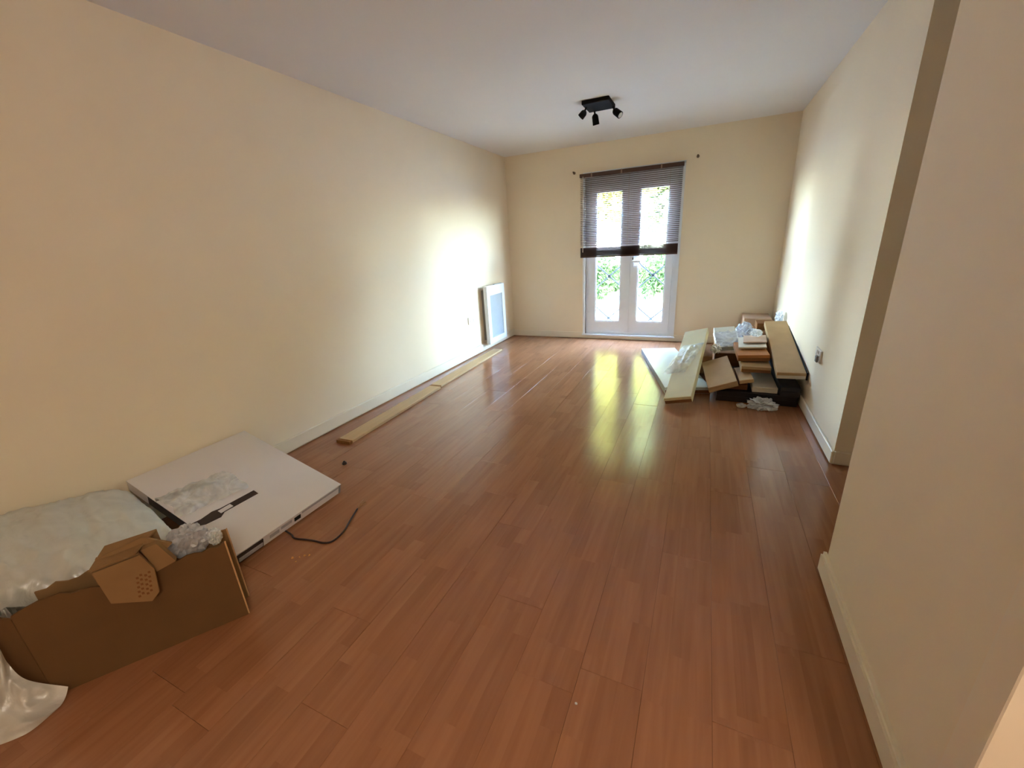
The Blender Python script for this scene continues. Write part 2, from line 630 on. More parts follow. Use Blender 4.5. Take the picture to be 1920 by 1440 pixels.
# ------------------------------------------------------------------ window: french doors
win = empty('window_1', (0, DEP, 0))
tag(win, kind='structure')
box('meeting_strip', -0.900, -0.876, 0.018, 0.028, 0.10, 2.01, 'upvc', win)
bm = bmesh.new()
Y0, Y1 = 0.03, 0.075
fx0, fx1, fz0, fz1 = WX0, WX1, WZ0, WZ1
fw = 0.045
bx(bm, fx0, fx0 + fw, Y0, Y1, fz0, fz1)
bx(bm, fx1 - fw, fx1, Y0, Y1, fz0, fz1)
bx(bm, fx0 + fw, fx1 - fw, Y0, Y1, fz0, fz0 + 0.035)
bx(bm, fx0 + fw, fx1 - fw, Y0, Y1, fz1 - fw, fz1)
for q in ((fx0 + fw, fx0 + fw + 0.012, fz0 + 0.03, fz1 - 0.04), (fx1 - fw - 0.012, fx1 - fw, fz0 + 0.03, fz1 - 0.04)):
    bx(bm, q[0], q[1], 0.0605, Y1, q[2], q[3])
bx(bm, fx0 + fw, fx1 - fw, 0.0605, Y1, fz1 - fw - 0.012, fz1 - fw)
bx(bm, fx0 + fw, fx1 - fw, 0.0605, Y1, fz0 + 0.035, fz0 + 0.047)
obj('window_frame', bm, 'upvc', win)
bm = bmesh.new()                               # white trim around the opening, on the wall face
bx(bm, fx0 - 0.03, fx0, -0.012, 0.03, fz0 - 0.005, fz1 + 0.02)
bx(bm, fx1, fx1 + 0.03, -0.012, 0.03, fz0 - 0.005, fz1 + 0.02)
bx(bm, fx0 - 0.03, fx1 + 0.03, -0.012, 0.03, fz1, fz1 + 0.03)
obj('window_trim', bm, 'upvc', win)
bm = bmesh.new()
bx(bm, fx0 - 0.04, fx1 + 0.04, -0.03, 0.05, fz0 - 0.015, fz0 + 0.004)
bevel(bm, 0.004)
obj('window_sill', bm, 'upvc', win)
mid = -0.888
for k, (sx0, sx1, gx0, gx1) in enumerate(((fx0 + fw + 0.001, mid, -1.325, -0.993), (mid + 0.0005, fx1 - fw - 0.001, -0.785, -0.445))):
    bm = bmesh.new()
    gz0, gz1 = 0.235, 1.86
    z0, z1 = fz0 + 0.036, fz1 - fw - 0.001
    bx(bm, sx0, gx0, 0.028, 0.06, z0, z1)
    bx(bm, gx1, sx1, 0.028, 0.06, z0, z1)
    bx(bm, gx0, gx1, 0.028, 0.06, z0, gz0)
    bx(bm, gx0, gx1, 0.028, 0.06, gz1, z1)
    s = obj('door_leaf', bm, 'upvc', win)
    bm = bmesh.new()                           # glazing bead
    for q in ((gx0, gx0 + 0.014, gz0, gz1), (gx1 - 0.014, gx1, gz0, gz1), (gx0 + 0.014, gx1 - 0.014, gz0, gz0 + 0.014), (gx0 + 0.014, gx1 - 0.014, gz1 - 0.014, gz1)):
        bx(bm, q[0], q[1], 0.036, 0.044, q[2], q[3])
    obj('glazing_bead', bm, 'upvc', s)
    box('pane', gx0, gx1, 0.046, 0.050, gz0, gz1, 'glass', s)
    if k == 1:
        bm = bmesh.new()
        bx(bm, mid + 0.03, mid + 0.055, 0.016, 0.028, 0.92, 1.12)
        bx(bm, mid + 0.032, mid + 0.053, -0.008, 0.016, 1.0, 1.02)
        bx(bm, mid + 0.034, mid + 0.14, -0.018, -0.006, 0.998, 1.02)
        h_ = obj('handle', bm, 'upvc', s)
        box('keyhole', mid + 0.037, mid + 0.049, 0.0145, 0.0159, 1.03, 1.06, 'socket_dark', s)

# ------------------------------------------------------------------ venetian blind
bl = empty('venetian_blind', (-0.912, DEP - 0.045, 2.05))
tag(bl, 'brown venetian blind half raised over the french doors', 'blind')
BW = 0.592
box('headrail', -BW - 0.008, BW + 0.008, -0.022, 0.03, -0.02, 0.022, 'blind', bl, 0.003)
for x in (-0.45, -0.09, 0.36):
    box('valance_clip', x - 0.008, x + 0.008, -0.026, -0.021, -0.022, 0.024, 'clip', bl)


def slat_mesh():
    bm = bmesh.new()
    n = 4
    w = 0.0125
    rows = []
    for i in range(n + 1):
        t = -1 + 2 * i / n
        rows.append([bm.verts.new((sx, t * w, 0.0016 * (1 - t * t) + dz)) for sx in (-BW, BW) for dz in (0, 0.0012)])
    for a, b_ in zip(rows, rows[1:]):
        bm.faces.new((a[0], a[2], b_[2], b_[0]))
        bm.faces.new((a[1], b_[1], b_[3], a[3]))
        bm.faces.new((a[0], b_[0], b_[1], a[1]))
        bm.faces.new((a[2], a[3], b_[3], b_[2]))
    bm.faces.new(rows[0])
    bm.faces.new(rows[-1])
    for f in list(bm.faces):
        pass
    me = bpy.data.meshes.new('slat')
    bmesh.ops.recalc_face_normals(bm, faces=bm.faces)
    bm.to_mesh(me)
    bm.free()
    me.materials.append(MT['blind'])
    return me


sm = slat_mesh()
zt, zb, pitch = -0.033, 1.205 - 2.05, 0.0212
ns = int((zt - zb) / pitch)
for i in range(ns):
    o = bpy.data.objects.new('slat', sm)
    col.objects.link(o)
    o.parent = bl
    o.location = (0, 0, zt - i * pitch)
    o.rotation_euler = (math.radians(20 + rb.uniform(-2, 2)), 0, 0)
nst = 34
zs0 = 1.095 - 2.05
for i in range(nst):                           # gathered slats above the bottom rail
    o = bpy.data.objects.new('gathered_slat', sm)
    col.objects.link(o)
    o.parent = bl
    o.location = (0, rb.uniform(-0.0012, 0.0012), zs0 + 0.004 + i * 0.0031)
box('bottom_rail', -BW, BW, -0.014, 0.014, zs0 - 0.014, zs0 + 0.003, 'blind', bl, 0.002)
for x in (-0.46, 0.0, 0.46):
    for yy in (-0.0155, 0.0155):
        bm = bmesh.new()
        tube(bm, [(x, yy, -0.02), (x, yy, zs0 + 0.11)], 0.0012, 6)
        obj('ladder_cord', bm, 'cord', bl)
bm = bmesh.new()
tube(bm, [(-0.555, -0.026, -0.01), (-0.556, -0.03, -0.5), (-0.557, -0.03, -0.9)], 0.0045, 8)
obj('tilt_wand', bm, 'cord', bl)
# curtain pole brackets
for x, z, lb in ((-1.596, 2.101, 'small brown curtain bracket on the wall beside the heater end of the blind'), (-0.178, 2.112, 'small brown curtain bracket on the wall at the pile side of the blind')):
    e_ = empty('curtain_bracket', (x, DEP, z))
    bm = bmesh.new()
    tube(bm, [(0, 0, 0), (0, -0.008, 0)], 0.016, 14)
    obj('base_plate', bm, 'bracket', e_)
    bm = bmesh.new()
    tube(bm, [(0, -0.008, 0), (0, -0.04, 0), (0, -0.055, 0.008)], 0.008, 8)
    obj('peg', bm, 'bracket', e_)
    tag(e_, lb, 'bracket', 'curtain brackets')

# ------------------------------------------------------------------ ceiling light
lt = empty('ceiling_spotlight', (-0.945, 4.03, H))
tag(lt, 'black ceiling light with a rectangular plate and three swivel spots', 'ceiling light')
bm = bmesh.new()
bx(bm, -0.115, 0.115, -0.13, 0.13, -0.032, 0)
bevel(bm, 0.004)
obj('plate', bm, 'black', lt)
for (sx, sy, dx, dy, dz, ln) in ((-0.095, -0.05, -0.6, 0.1, -0.5, 0.06), (-0.06, 0.10, 0.10, 0.25, -0.95, 0.085), (0.105, 0.08, 0.65, -0.25, -0.55, 0.085)):
    d = V((dx, dy, dz)).normalized()
    p0 = V((sx, sy, -0.03))
    p1 = p0 + V((0.25 * dx * 0.1, 0.25 * dy * 0.1, -0.035))
    bm = bmesh.new()
    tube(bm, [p0, p1], 0.008, 8)
    st = obj('stem', bm, 'black', lt)
    bm = bmesh.new()
    c0 = p1 - d * 0.012
    tube(bm, [c0, c0 + d * 0.01, c0 + d * 0.02, c0 + d * ln], 0.026, 14, True, [0.012, 0.022, 0.027, 0.029])
    hd = obj('spot_head', bm, 'black', lt, False)
    bm = bmesh.new()
    tube(bm, [c0 + d * (ln - 0.002), c0 + d * (ln + 0.001)], 0.023, 14)
    obj('lamp_lens', bm, 'lens', hd)

# ------------------------------------------------------------------ wall heater
ht = empty('panel_heater', (-A_L, 4.58, 0.085))
tag(ht, 'white slim panel heater with a grey grille on the left wall', 'heater')
hy, hz = 0.50, 0.735
box('wall_bracket', 0, 0.045, 0.03, hy - 0.03, 0.05, hz - 0.05, 'heater_side', ht)
box('body', 0.045, 0.085, 0.0, hy, 0.0, hz, 'heater', ht, 0.006)
bm = bmesh.new()
bx(bm, 0.085, 0.098, 0, hy, 0, 0.07)
bx(bm, 0.085, 0.098, 0, hy, hz - 0.12, hz)
bx(bm, 0.085, 0.098, 0, 0.075, 0.07, hz - 0.12)
bx(bm, 0.085, 0.098, hy - 0.075, hy, 0.07, hz - 0.12)
obj('front_frame', bm, 'heater', ht)
gr = box('grille', 0.085, 0.089, 0.075, hy - 0.075, 0.07, hz - 0.12, 'heater_grey', ht)
nb = 26
for i in range(nb):
    z = 0.08 + i * (hz - 0.21) / nb
    box('grille_bar', 0.089, 0.093, 0.078, hy - 0.078, z, z + 0.010, 'heater_grey', gr)
bm = bmesh.new()
bx(bm, 0.06, 0.0805, hy * 0.5, hy - 0.03, hz, hz + 0.006)
obj('control_panel', bm, 'heater_grey', ht)


# ------------------------------------------------------------------ sockets
def socket(x, y, z, sgn, label):
    e_ = empty('wall_socket', (x, y, z))
    X = lambda a, b_: (min(sgn * a, sgn * b_), max(sgn * a, sgn * b_))
    box('plate', *X(0, 0.011), -0.073, 0.073, -0.043, 0.043, 'socket', e_, 0.003)
    for s in (-1, 1):
        box('switch', *X(0.011, 0.016), s * 0.015 - 0.008, s * 0.015 + 0.008, 0.012, 0.032, 'socket', e_, 0.002)
        for (py, pz, w_, h_) in ((0, -0.002, 0.003, 0.006), (-0.011, -0.022, 0.004, 0.003), (0.011, -0.022, 0.004, 0.003)):
            box('pin_hole', *X(0.0108, 0.0114), s * 0.038 + py - w_, s * 0.038 + py + w_, pz - h_, pz + h_, 'socket_dark', e_)
    tag(e_, label, 'socket', 'wall sockets')
    return e_


socket(-A_L, 4.30, 0.45, 1, 'double wall socket beside the panel heater')
sk = socket(B_R, 3.29, 0.47, -1, 'double wall socket above the skirting past the pile of cartons')
box('shaded_side_block', -0.03, -0.0165, -0.068, -0.03, -0.036, 0.008, 'heater_side', sk, 0.004)  # dark grey block stands in for the shaded side of the socket plate

# ------------------------------------------------------------------ timber on the floor by the left wall
for (p, q, w, th, lb) in (((-2.275, 1.885), (-2.318, 3.115), 0.125, 0.022, 'pale timber board by the left wall with its brown cut end showing'),
                          ((-2.335, 3.125), (-2.375, 4.63), 0.12, 0.020, 'pale timber board on the floor under the heater, end to end with another board')):
    d = V((q[0] - p[0], q[1] - p[1], 0))
    e_ = empty('timber_board', (p[0], p[1], 0.0), (0, 0, math.atan2(-d.x, d.y)))
    bm = bmesh.new()
    bx(bm, -w / 2, w / 2, 0.03, d.length, 0, th)
    bevel(bm, 0.002)
    obj('plank', bm, 'timber', e_)
    box('end_grain', -w / 2 + 0.001, w / 2 - 0.001, 0.0, 0.03, 0.0, th - 0.001, 'timber_end', e_)
    tag(e_, lb, 'board', 'timber boards by the left wall')

# ------------------------------------------------------------------ white flat box leaning on the left wall
fr = frame_from((-1.775, 0.795, 0.066), (-1.775, 1.395, 0.066), (-2.532, 0.795, 0.288))
# here "across" runs along the wall, "along" runs up towards the wall
o0, w0, l0, n0, W0, L0 = fr
if n0.z < 0: n0 = -n0
o0g = o0.copy()
fr = (V((0, 0, 0)), w0, l0, n0, W0, L0)
wb = empty('flat_white_box', o0g)
tag(wb, 'large flat white carton leaning on the left wall', 'carton')
bm = bmesh.new()
local_slab(bm, fr, 0, W0, 0, L0, -0.062, -0.004)
bevel(bm, 0.002)
obj('body', bm, 'white_card', wb)
bm = bmesh.new()
local_slab(bm, fr, -0.003, W0 + 0.003, -0.003, L0, -0.004, 0)
obj('lid', bm, 'white_card', wb)
bm = bmesh.new()
local_slab(bm, fr, 0.004, 0.13, -0.0035, 0.001, -0.058, -0.010)
obj('open_end', bm, 'dark_plastic', wb)
bm = bmesh.new()
local_slab(bm, fr, 0.012, 0.125, -0.006, -0.0036, -0.050, -0.028)
obj('inner_flap', bm, 'print_grey', wb)
bm = bmesh.new()
local_slab(bm, fr, -0.002, 0, 0.20, 0.62, -0.056, -0.006)
obj('side_opening', bm, 'dark_plastic', wb)
bm = bmesh.new()
local_slab(bm, fr, 0.30, 0.335, -0.0036, 0.001, -0.040, -0.018)
obj('hand_hole', bm, 'black', wb)
for (u0, u1, h0, h1) in ((0.165, 0.215, -0.042, -0.022), (0.225, 0.285, -0.034, -0.016), (0.345, 0.60, -0.022, -0.010)):
    bm = bmesh.new()
    local_slab(bm, fr, u0, min(u1, W0 - 0.004), -0.0008, 0.001, h0, h1)
    obj('print_mark', bm, 'print_grey', wb)
bm = bmesh.new()
local_slab(bm, fr, W0 - 0.012, W0 + 0.0008, -0.0012, 0.0, -0.060, -0.004)
obj('corner_tape', bm, 'heater_side', wb)

gfr = (o0g, w0, l0, n0, W0, L0)


def on_white(u, v, h):
    return o0g + w0 * u + l0 * v + n0 * h


# dark strip lying on it (local u along the wall, v up towards the wall)
def flat_strip(name, uv, w, material, parent=None, h=0.001, th=0.0018):
    bm = bmesh.new()
    pts = [V((u, v, 0)) for u, v in uv]
    L_, R_ = [], []
    for i, p in enumerate(pts):
        t = (pts[min(i + 1, len(pts) - 1)] - pts[max(i - 1, 0)]).normalized()
        nrm = V((-t.y, t.x, 0))
        ww = w[i] if isinstance(w, (list, tuple)) else w
        hh = h[i] if isinstance(h, (list, tuple)) else h
        L_.append((p + nrm * ww / 2, hh))
        R_.append((p - nrm * ww / 2, hh))
    vt = [[bm.verts.new(on_white(a.x, a.y, hh + k * th)) for a, hh in S] for S in (L_, R_) for k in (0, 1)]
    for i in range(len(pts) - 1):
        a, b_, c, d = vt
        bm.faces.new((b_[i], b_[i + 1], d[i + 1], d[i]))
        bm.faces.new((a[i], c[i], c[i + 1], a[i + 1]))
        bm.faces.new((a[i], a[i + 1], b_[i + 1], b_[i]))
        bm.faces.new((c[i], d[i], d[i + 1], c[i + 1]))
    for i in (0, -1):
        bm.faces.new((vt[0][i], vt[1][i], vt[3][i], vt[2][i]))
    return obj(name, bm, material, parent)


ds = empty('dark_strip', on_white(0.0, 0.30, 0.0))
tag(ds, 'dark brown flat strip with a white label lying across the white carton', 'strip')
inv = Matrix.Translation(-ds.location)


def reparent(o, root):
    o.data.transform(Matrix.Translation(-root.location))
    o.parent = root
    return o


reparent(flat_strip('strip', [(-0.025, 0.285), (0.01, 0.285), (0.04, 0.275), (0.10, 0.275), (0.13, 0.28), (0.30, 0.275)], [0.030, 0.030, 0.045, 0.062, 0.036, 0.036], 'dark_plastic', h=[0.004, 0.002, 0.001, 0.001, 0.001, 0.001]), ds)
reparent(flat_strip('white_label', [(0.115, 0.277), (0.175, 0.278)], 0.024, 'white_card', h=0.003, th=0.0006), ds)
gs = flat_strip('grey_strip', [(0.0, 0.56), (0.10, 0.53), (0.19, 0.50), (0.225, 0.485)], [0.02, 0.02, 0.022, 0.03], 'heater_side', h=0.002)
tag(gs, 'short grey strip under the clear bag on the white carton', 'strip')
p_ = on_white(0.14, 0.43, 0.03)


def bag_on_white(u, v):
    # thin clear bag draped over the strip
    a = u * 0.30
    b_ = v * 0.20
    ridge = 0.022 * math.sin(math.pi * v) * (0.6 + 0.5 * ridged((a, b_, 0), 14, 4)) + 0.006 * ridged((a, b_, 0.3), 40, 2)
    wob = 0.02 * noise.noise(V((u * 4, v * 4, 2)))
    return on_white(0.0 + a + wob, 0.35 + b_ + 0.02 * noise.noise(V((u * 5, 9, v * 3))) - 0.04 * (u - 0.5), 0.004 + max(0, ridge))


tag(sheet('clear_bag', bag_on_white, 40, 28, 'film'), 'crumpled clear plastic bag lying on the white carton', 'plastic bag')

# ------------------------------------------------------------------ cardboard carton on its edge
cb = empty('cardboard_carton', (-1.788, 0.205, 0), (0, 0, math.atan2(0.83435, 0.55123)))
tag(cb, 'tall brown cardboard carton standing open on the floor', 'carton')
LC = 0.534


def panel(name, x0, y0, x1, y1, tops, th, material, parent, edge=True, zb=0.0):
    """upright cardboard sheet with an uneven top edge; tops: list of (fraction, height)"""
    d = V((x1 - x0, y1 - y0, 0))
    t = d.normalized()
    nn = V((-t.y, t.x, 0)) * th / 2
    bm = bmesh.new()
    rows = []
    for f, z in tops:
        p = V((x0, y0, 0)) + d * f
        rows.append([bm.verts.new(q) for q in (p - nn + V((0, 0, zb)), p + nn + V((0, 0, zb)), p + nn + V((0, 0, z)), p - nn + V((0, 0, z)))])
    for a, b_ in zip(rows, rows[1:]):
        for k in range(4):
            bm.faces.new((a[k], a[(k + 1) % 4], b_[(k + 1) % 4], b_[k]))
    bm.faces.new(rows[0])
    bm.faces.new(rows[-1][::-1])
    return obj(name, bm, material, parent)


rt = random.Random(5)
tops = [(i / 24, 0.33 + rt.uniform(-0.006, 0.006) + 0.02 * math.sin(i / 24 * 9) * (i < 12)) for i in range(25)]
tops[-1] = (1.0, 0.338)
panel('front_panel', 0, 0, LC, 0, tops, 0.006, 'card', cb)
panel('front_edge', LC + 0.0002, 0, LC + 0.004, 0, [(0, 0.337), (1, 0.337)], 0.0065, 'card_edge', cb, zb=0.002)
panel('back_panel', 0.02, 0.098, LC, 0.100, [(i / 20, 0.335 + rt.uniform(-0.008, 0.008)) for i in range(21)], 0.006, 'card_in', cb)
panel('back_edge', LC + 0.0002, 0.100, LC + 0.004, 0.100, [(0, 0.33), (1, 0.33)], 0.0065, 'card_edge', cb, zb=0.002)
panel('middle_panel', 0.03, 0.045, 0.34, 0.043, [(i / 20, 0.30 + rt.uniform(-0.012, 0.012)) for i in range(21)], 0.006, 'card_in', cb)
box('base_panel', 0.004, LC - 0.01, 0.005, 0.094, 0.0, 0.006, 'card_in', cb)
# folded flap turning back towards the wall at its left end
panel('side_flap', -0.001, 0.0, -0.25, 0.20, [(i / 8, 0.325 - 0.012 * i / 8 + rt.uniform(-0.004, 0.004)) for i in range(9)], 0.006, 'card', cb)

# corrugated pad hooked over its top edge
pad = empty('corrugated_pad', (-1.788, 0.205, 0), (0, 0, math.atan2(0.83435, 0.55123)))
tag(pad, 'folded corrugated cardboard pad hooked over the top of the brown carton', 'packaging')


def prism(bm, prof, y0, y1):
    a = [bm.verts.new((x, y0, z)) for x, z in prof]
    b_ = [bm.verts.new((x, y1, z)) for x, z in prof]
    n = len(prof)
    for i in range(n):
        bm.faces.new((a[i], a[(i + 1) % n], b_[(i + 1) % n], b_[i]))
    bm.faces.new(a[::-1])
    bm.faces.new(b_)


# front leaves hang outside the front panel, a bridge crosses the top, one leaf hangs inside
prof = [(0.205, 0.415), (0.315, 0.425), (0.335, 0.36), (0.325, 0.27), (0.30, 0.245), (0.215, 0.29)]
for k in range(4):
    s = 0.002 * k
    bm = bmesh.new()
    prism(bm, [(x + (0.004 * k if x > 0.25 else 0.002 * k), z - 0.002 * k) for x, z in prof], -0.009 - 0.0095 * (k + 1), -0.009 - 0.0095 * k - 0.0012)
    obj('leaf', bm, 'card_in', pad)
bm = bmesh.new()
prism(bm, [(0.205, 0.4), (0.37, 0.375), (0.40, 0.40), (0.335, 0.455), (0.215, 0.43)], -0.004, 0.006)
for v in bm.verts: v.co.z = max(v.co.z, 0.348)
obj('fold', bm, 'card_in', pad)
bm = bmesh.new()
hexa(bm, [(0.205, -0.047, 0.415), (0.318, -0.047, 0.426), (0.36, 0.06, 0.432), (0.225, 0.06, 0.428), (0.205, -0.047, 0.420), (0.318, -0.047, 0.431), (0.36, 0.06, 0.437), (0.225, 0.06, 0.433)])
obj('bridge', bm, 'card_in', pad)
bm = bmesh.new()
hexa(bm, [(0.225, 0.055, 0.30), (0.36, 0.055, 0.30), (0.36, 0.06, 0.30), (0.225, 0.06, 0.30), (0.225, 0.055, 0.43), (0.36, 0.055, 0.434), (0.36, 0.06, 0.434), (0.225, 0.06, 0.43)])
obj('inner_leaf', bm, 'card_in', pad)
bm = bmesh.new()                               # side strip with flutes
hexa(bm, [(0.345, -0.03, 0.33), (0.40, -0.03, 0.345), (0.40, -0.006, 0.345), (0.345, -0.006, 0.33), (0.33, -0.03, 0.425), (0.37, -0.03, 0.43), (0.37, -0.006, 0.43), (0.33, -0.006, 0.425)])
obj('side_strip', bm, 'card_in', pad)
for i in range(4):                             # open flute ends
    for j in range(5):
        zz = 0.285 + j * 0.017 + (i % 2) * 0.007
        xx = 0.327 + 0.0045 * i + 0.004 * math.sin(j)
        box('flute', 0.286 + i * 0.0105 + (j * 0.003), 0.292 + i * 0.0105 + (j * 0.003), -0.0482, -0.0472, zz - 0.015, zz - 0.008, 'card_dark', pad)

# crumpled clear plastic sticking out of the carton
cbM = Matrix.Translation((-1.788, 0.205, 0)) @ Matrix.Rotation(math.atan2(0.83435, 0.55123), 4, 'Z')
p_ = cbM @ V((0.43, 0.050, 0.36))
tag(crumple('clear_plastic_wad', p_, (0.060, 0.038, 0.06), 'film_grey', 11, 4, 0.5, 2.6, rot=math.atan2(0.83435, 0.55123)), 'grey crumpled plastic film poking out of the brown carton', 'plastic film')
p_ = cbM @ V((0.505, 0.046, 0.345))
tag(crumple('clear_plastic_wad', p_, (0.022, 0.026, 0.03), 'film', 17, 4, 0.5, 2.2, rot=math.atan2(0.83435, 0.55123)), 'small wad of clear plastic in the end of the brown carton', 'plastic film')

# ------------------------------------------------------------------ big plastic wrapped bundle against the wall
bm = bmesh.new()
nu, nv = 120, 90
by0, by1 = -0.25, 0.80
prof_pts = []


def bundle(u, v):
    """u along the wall, v around the section"""
    y = by0 + (by1 - by0) * u
    end = min(1, max(0.0, (1 - u) / 0.12))
    e2 = min(1, u / 0.1)
    k = math.sqrt(max(0, 1 - (1 - end) ** 2)) * math.sqrt(max(0, 1 - (1 - e2) ** 2))
    ang = 2 * math.pi * v
    cx, cz = math.cos(ang), math.sin(ang)
    sx = math.copysign(abs(cx) ** 0.6, cx)
    sz = math.copysign(abs(cz) ** 0.55, cz)
    hgt = 0.5 * (0.395 - 0.27 * (y - 0.4))
    xf = min(-1.90, -1.844 + (y - 0.266) * 0.6625 - 0.19)
    xc, xr = (xf - 2.53) / 2, (xf + 2.53) / 2
    x = xc + xr * sx * (0.75 + 0.25 * k)
    z = hgt + hgt * sz * (0.25 + 0.75 * k)
    z -= (0.08 + 0.05 * (1 - u)) * max(0, (sx + 1) / 2) ** 1.5 * (1 if sz > 0 else 0) * k
    n = 0.016 * ridged((x, y * 0.6, z), 5, 3) + 0.011 * ridged((x, y, z), 13, 8) + 0.007 * ridged((x, y, z), 34, 5)
    x += n * cx * 0.6
    z += n * (1 if sz > -0.2 else 0) + 0.012 * noise.noise(V((x * 6, y * 6, 0)))
    x = max(x, -A_L + 0.004 + (BT if z < 0.11 else 0))
    z = max(z, 0.004)
    return V((x, y - 0.17 * (x + 2.53) * u, z))


grid = [[bm.verts.new(bundle(i / nu, j / nv)) for j in range(nv)] for i in range(nu + 1)]
for i in range(nu):
    for j in range(nv):
        bm.faces.new((grid[i][j], grid[i + 1][j], grid[i + 1][(j + 1) % nv], grid[i][(j + 1) % nv]))
bm.faces.new(grid[0])
bm.faces.new(grid[-1][::-1])
tag(obj('plastic_wrapped_bundle', bm, 'film_thick', None, True), 'large bundle wrapped in milky plastic against the left wall behind the brown carton', 'bundle')


fs_up = spline([(-1.99, 0.115, 0.27), (-1.905, 0.145, 0.27), (-1.846, 0.163, 0.235), (-1.842, 0.163, 0.16), (-1.792, 0.172, 0.105), (-1.742, 0.226, 0.03)], 12)
fs_lo = spline([(-1.97, -0.08, 0.003), (-1.85, -0.01, 0.003), (-1.765, 0.05, 0.003), (-1.722, 0.095, 0.003), (-1.708, 0.13, 0.003), (-1.722, 0.19, 0.003)], 12)


def front_sheet(u, v):
    # loose film spilling down the flap of the carton on to the floor
    k = min(int(u * (len(fs_up) - 1) + 0.5), len(fs_up) - 1)
    p = fs_up[k].lerp(fs_lo[k], v)
    p.z = fs_up[k].z * (1 - v) ** 2.2 + 0.003
    edge = min(1, min(u + 0.3, 1 - u, v, 1 - v) * 6)
    w = (0.018 * ridged((p.x, p.y, p.z), 8, 6) + 0.009 * ridged((p.x, p.y, p.z), 22, 2)) * edge
    return V((p.x + 0.7 * max(0, w), p.y - 0.3 * max(0, w), p.z + max(0, w)))


tag(sheet('plastic_sheet', front_sheet, 60, 32, 'film_thick'), 'loose milky plastic sheet on the floor in front of the brown carton', 'plastic sheet')

# ------------------------------------------------------------------ cable, cap and crumbs
cab = empty('power_cable', (-1.741, 1.03, 0))
pts = [(-1.80, 1.045, 0.006), (-1.741, 1.035, 0.005), (-1.70, 1.022, 0.0045), (-1.64, 1.035, 0.0045), (-1.593, 1.043, 0.0045), (-1.535, 1.05, 0.0045), (-1.505, 1.075, 0.0045), (-1.507, 1.14, 0.0045), (-1.545, 1.23, 0.006), (-1.578, 1.31, 0.008)]
bm = bmesh.new()
tube(bm, [p - cab.location for p in spline(pts, 8)], 0.0045, 8)
obj('sheath', bm, 'cable', cab, True)
for k, (dx, dy, dz) in enumerate(((-0.03, 0.075, 0.004), (-0.012, 0.07, 0.0), (0.006, 0.06, 0.002))):
    bm = bmesh.new()
    s = V(pts[-1])
    tube(bm, [q - cab.location for q in (s, s + V((dx * 0.5, dy * 0.55, dz + 0.002)), s + V((dx, dy, dz - 0.004)))], 0.0018, 6)
    obj('bare_wire', bm, 'copper', cab)
tag(cab, 'dark cable with bare wire ends curling out from under the white carton', 'cable')
capo = empty('floor_castor_cup', (-2.034, 1.663, 0))
bm = bmesh.new()
tube(bm, [(0, 0, 0), (0, 0, 0.012), (0, 0, 0.016)], 0.014, 12, True, [0.015, 0.014, 0.009])
obj('rim', bm, 'dark_plastic', capo)
bm = bmesh.new()
tube(bm, [(0, 0, 0.016), (0, 0, 0.021)], 0.006, 10)
obj('knob', bm, 'black', capo)
tag(capo, 'small dark plastic cap on the floor near the timber board', 'cap')
for k, (dx, dy) in enumerate(((0, 0), (0.02, 0.012), (-0.016, -0.012), (0.012, -0.02), (0.03, 0.03))):
    bm = bmesh.new()
    s = 0.005 + 0.002 * (k % 3)
    hexa(bm, [(0, 0, 0), (s * 1.6, 0, 0), (s * 1.3, s, 0), (0.1 * s, s * 1.2, 0), (0.2 * s, 0.2 * s, s * 0.6), (s, 0.3 * s, s * 0.5), (s, s * 0.7, s * 0.7), (0.4 * s, s, s * 0.5)])
    o = obj('wood_chip', bm, 'chip')
    o.location = (-1.573 + dx, 0.94 + dy, 0)
    o.rotation_euler = (0, 0, k * 1.3)
    tag(o, 'tiny orange wood chip on the floor near the dark cable', 'wood chip', 'wood chips by the cable')
bm = bmesh.new()
bmesh.ops.create_icosphere(bm, subdivisions=1, radius=0.004)
for v in bm.verts:
    v.co.z = max(-0.002, v.co.z * 0.6)
    v.co.x *= 1.2
o = obj('plaster_crumb', bm, 'lens')
o.location = (-0.237, 0.81, 0.002)
tag(o, 'tiny white plaster crumb alone on the open floor', 'crumb')

# ------------------------------------------------------------------ pile of flat packed cartons by the right wall
GP = 'cartons in the pile by the right wall'
# A: white faced flat pack on the floor, nearest the window
fp = carton('flat_pack', (-0.228, 3.545, 0.058), (0.132, 3.649, 0.058), (-0.60, 4.865, 0.058), 0.058, 'mint', 'white flat pack lying on the floor at the window side of the pile', GP, tape='white_card', seam=False, flap='card_dark')
f2 = (V((0, 0, 0)),) + frame_from((-0.228, 3.545, 0.058), (0.132, 3.649, 0.058), (-0.60, 4.865, 0.058))[1:]
bm = bmesh.new()
local_slab(bm, f2, -0.002, 0, 0.005, f2[5] - 0.005, -0.056, -0.004)
obj('edge_band', bm, 'heater_side', fp)
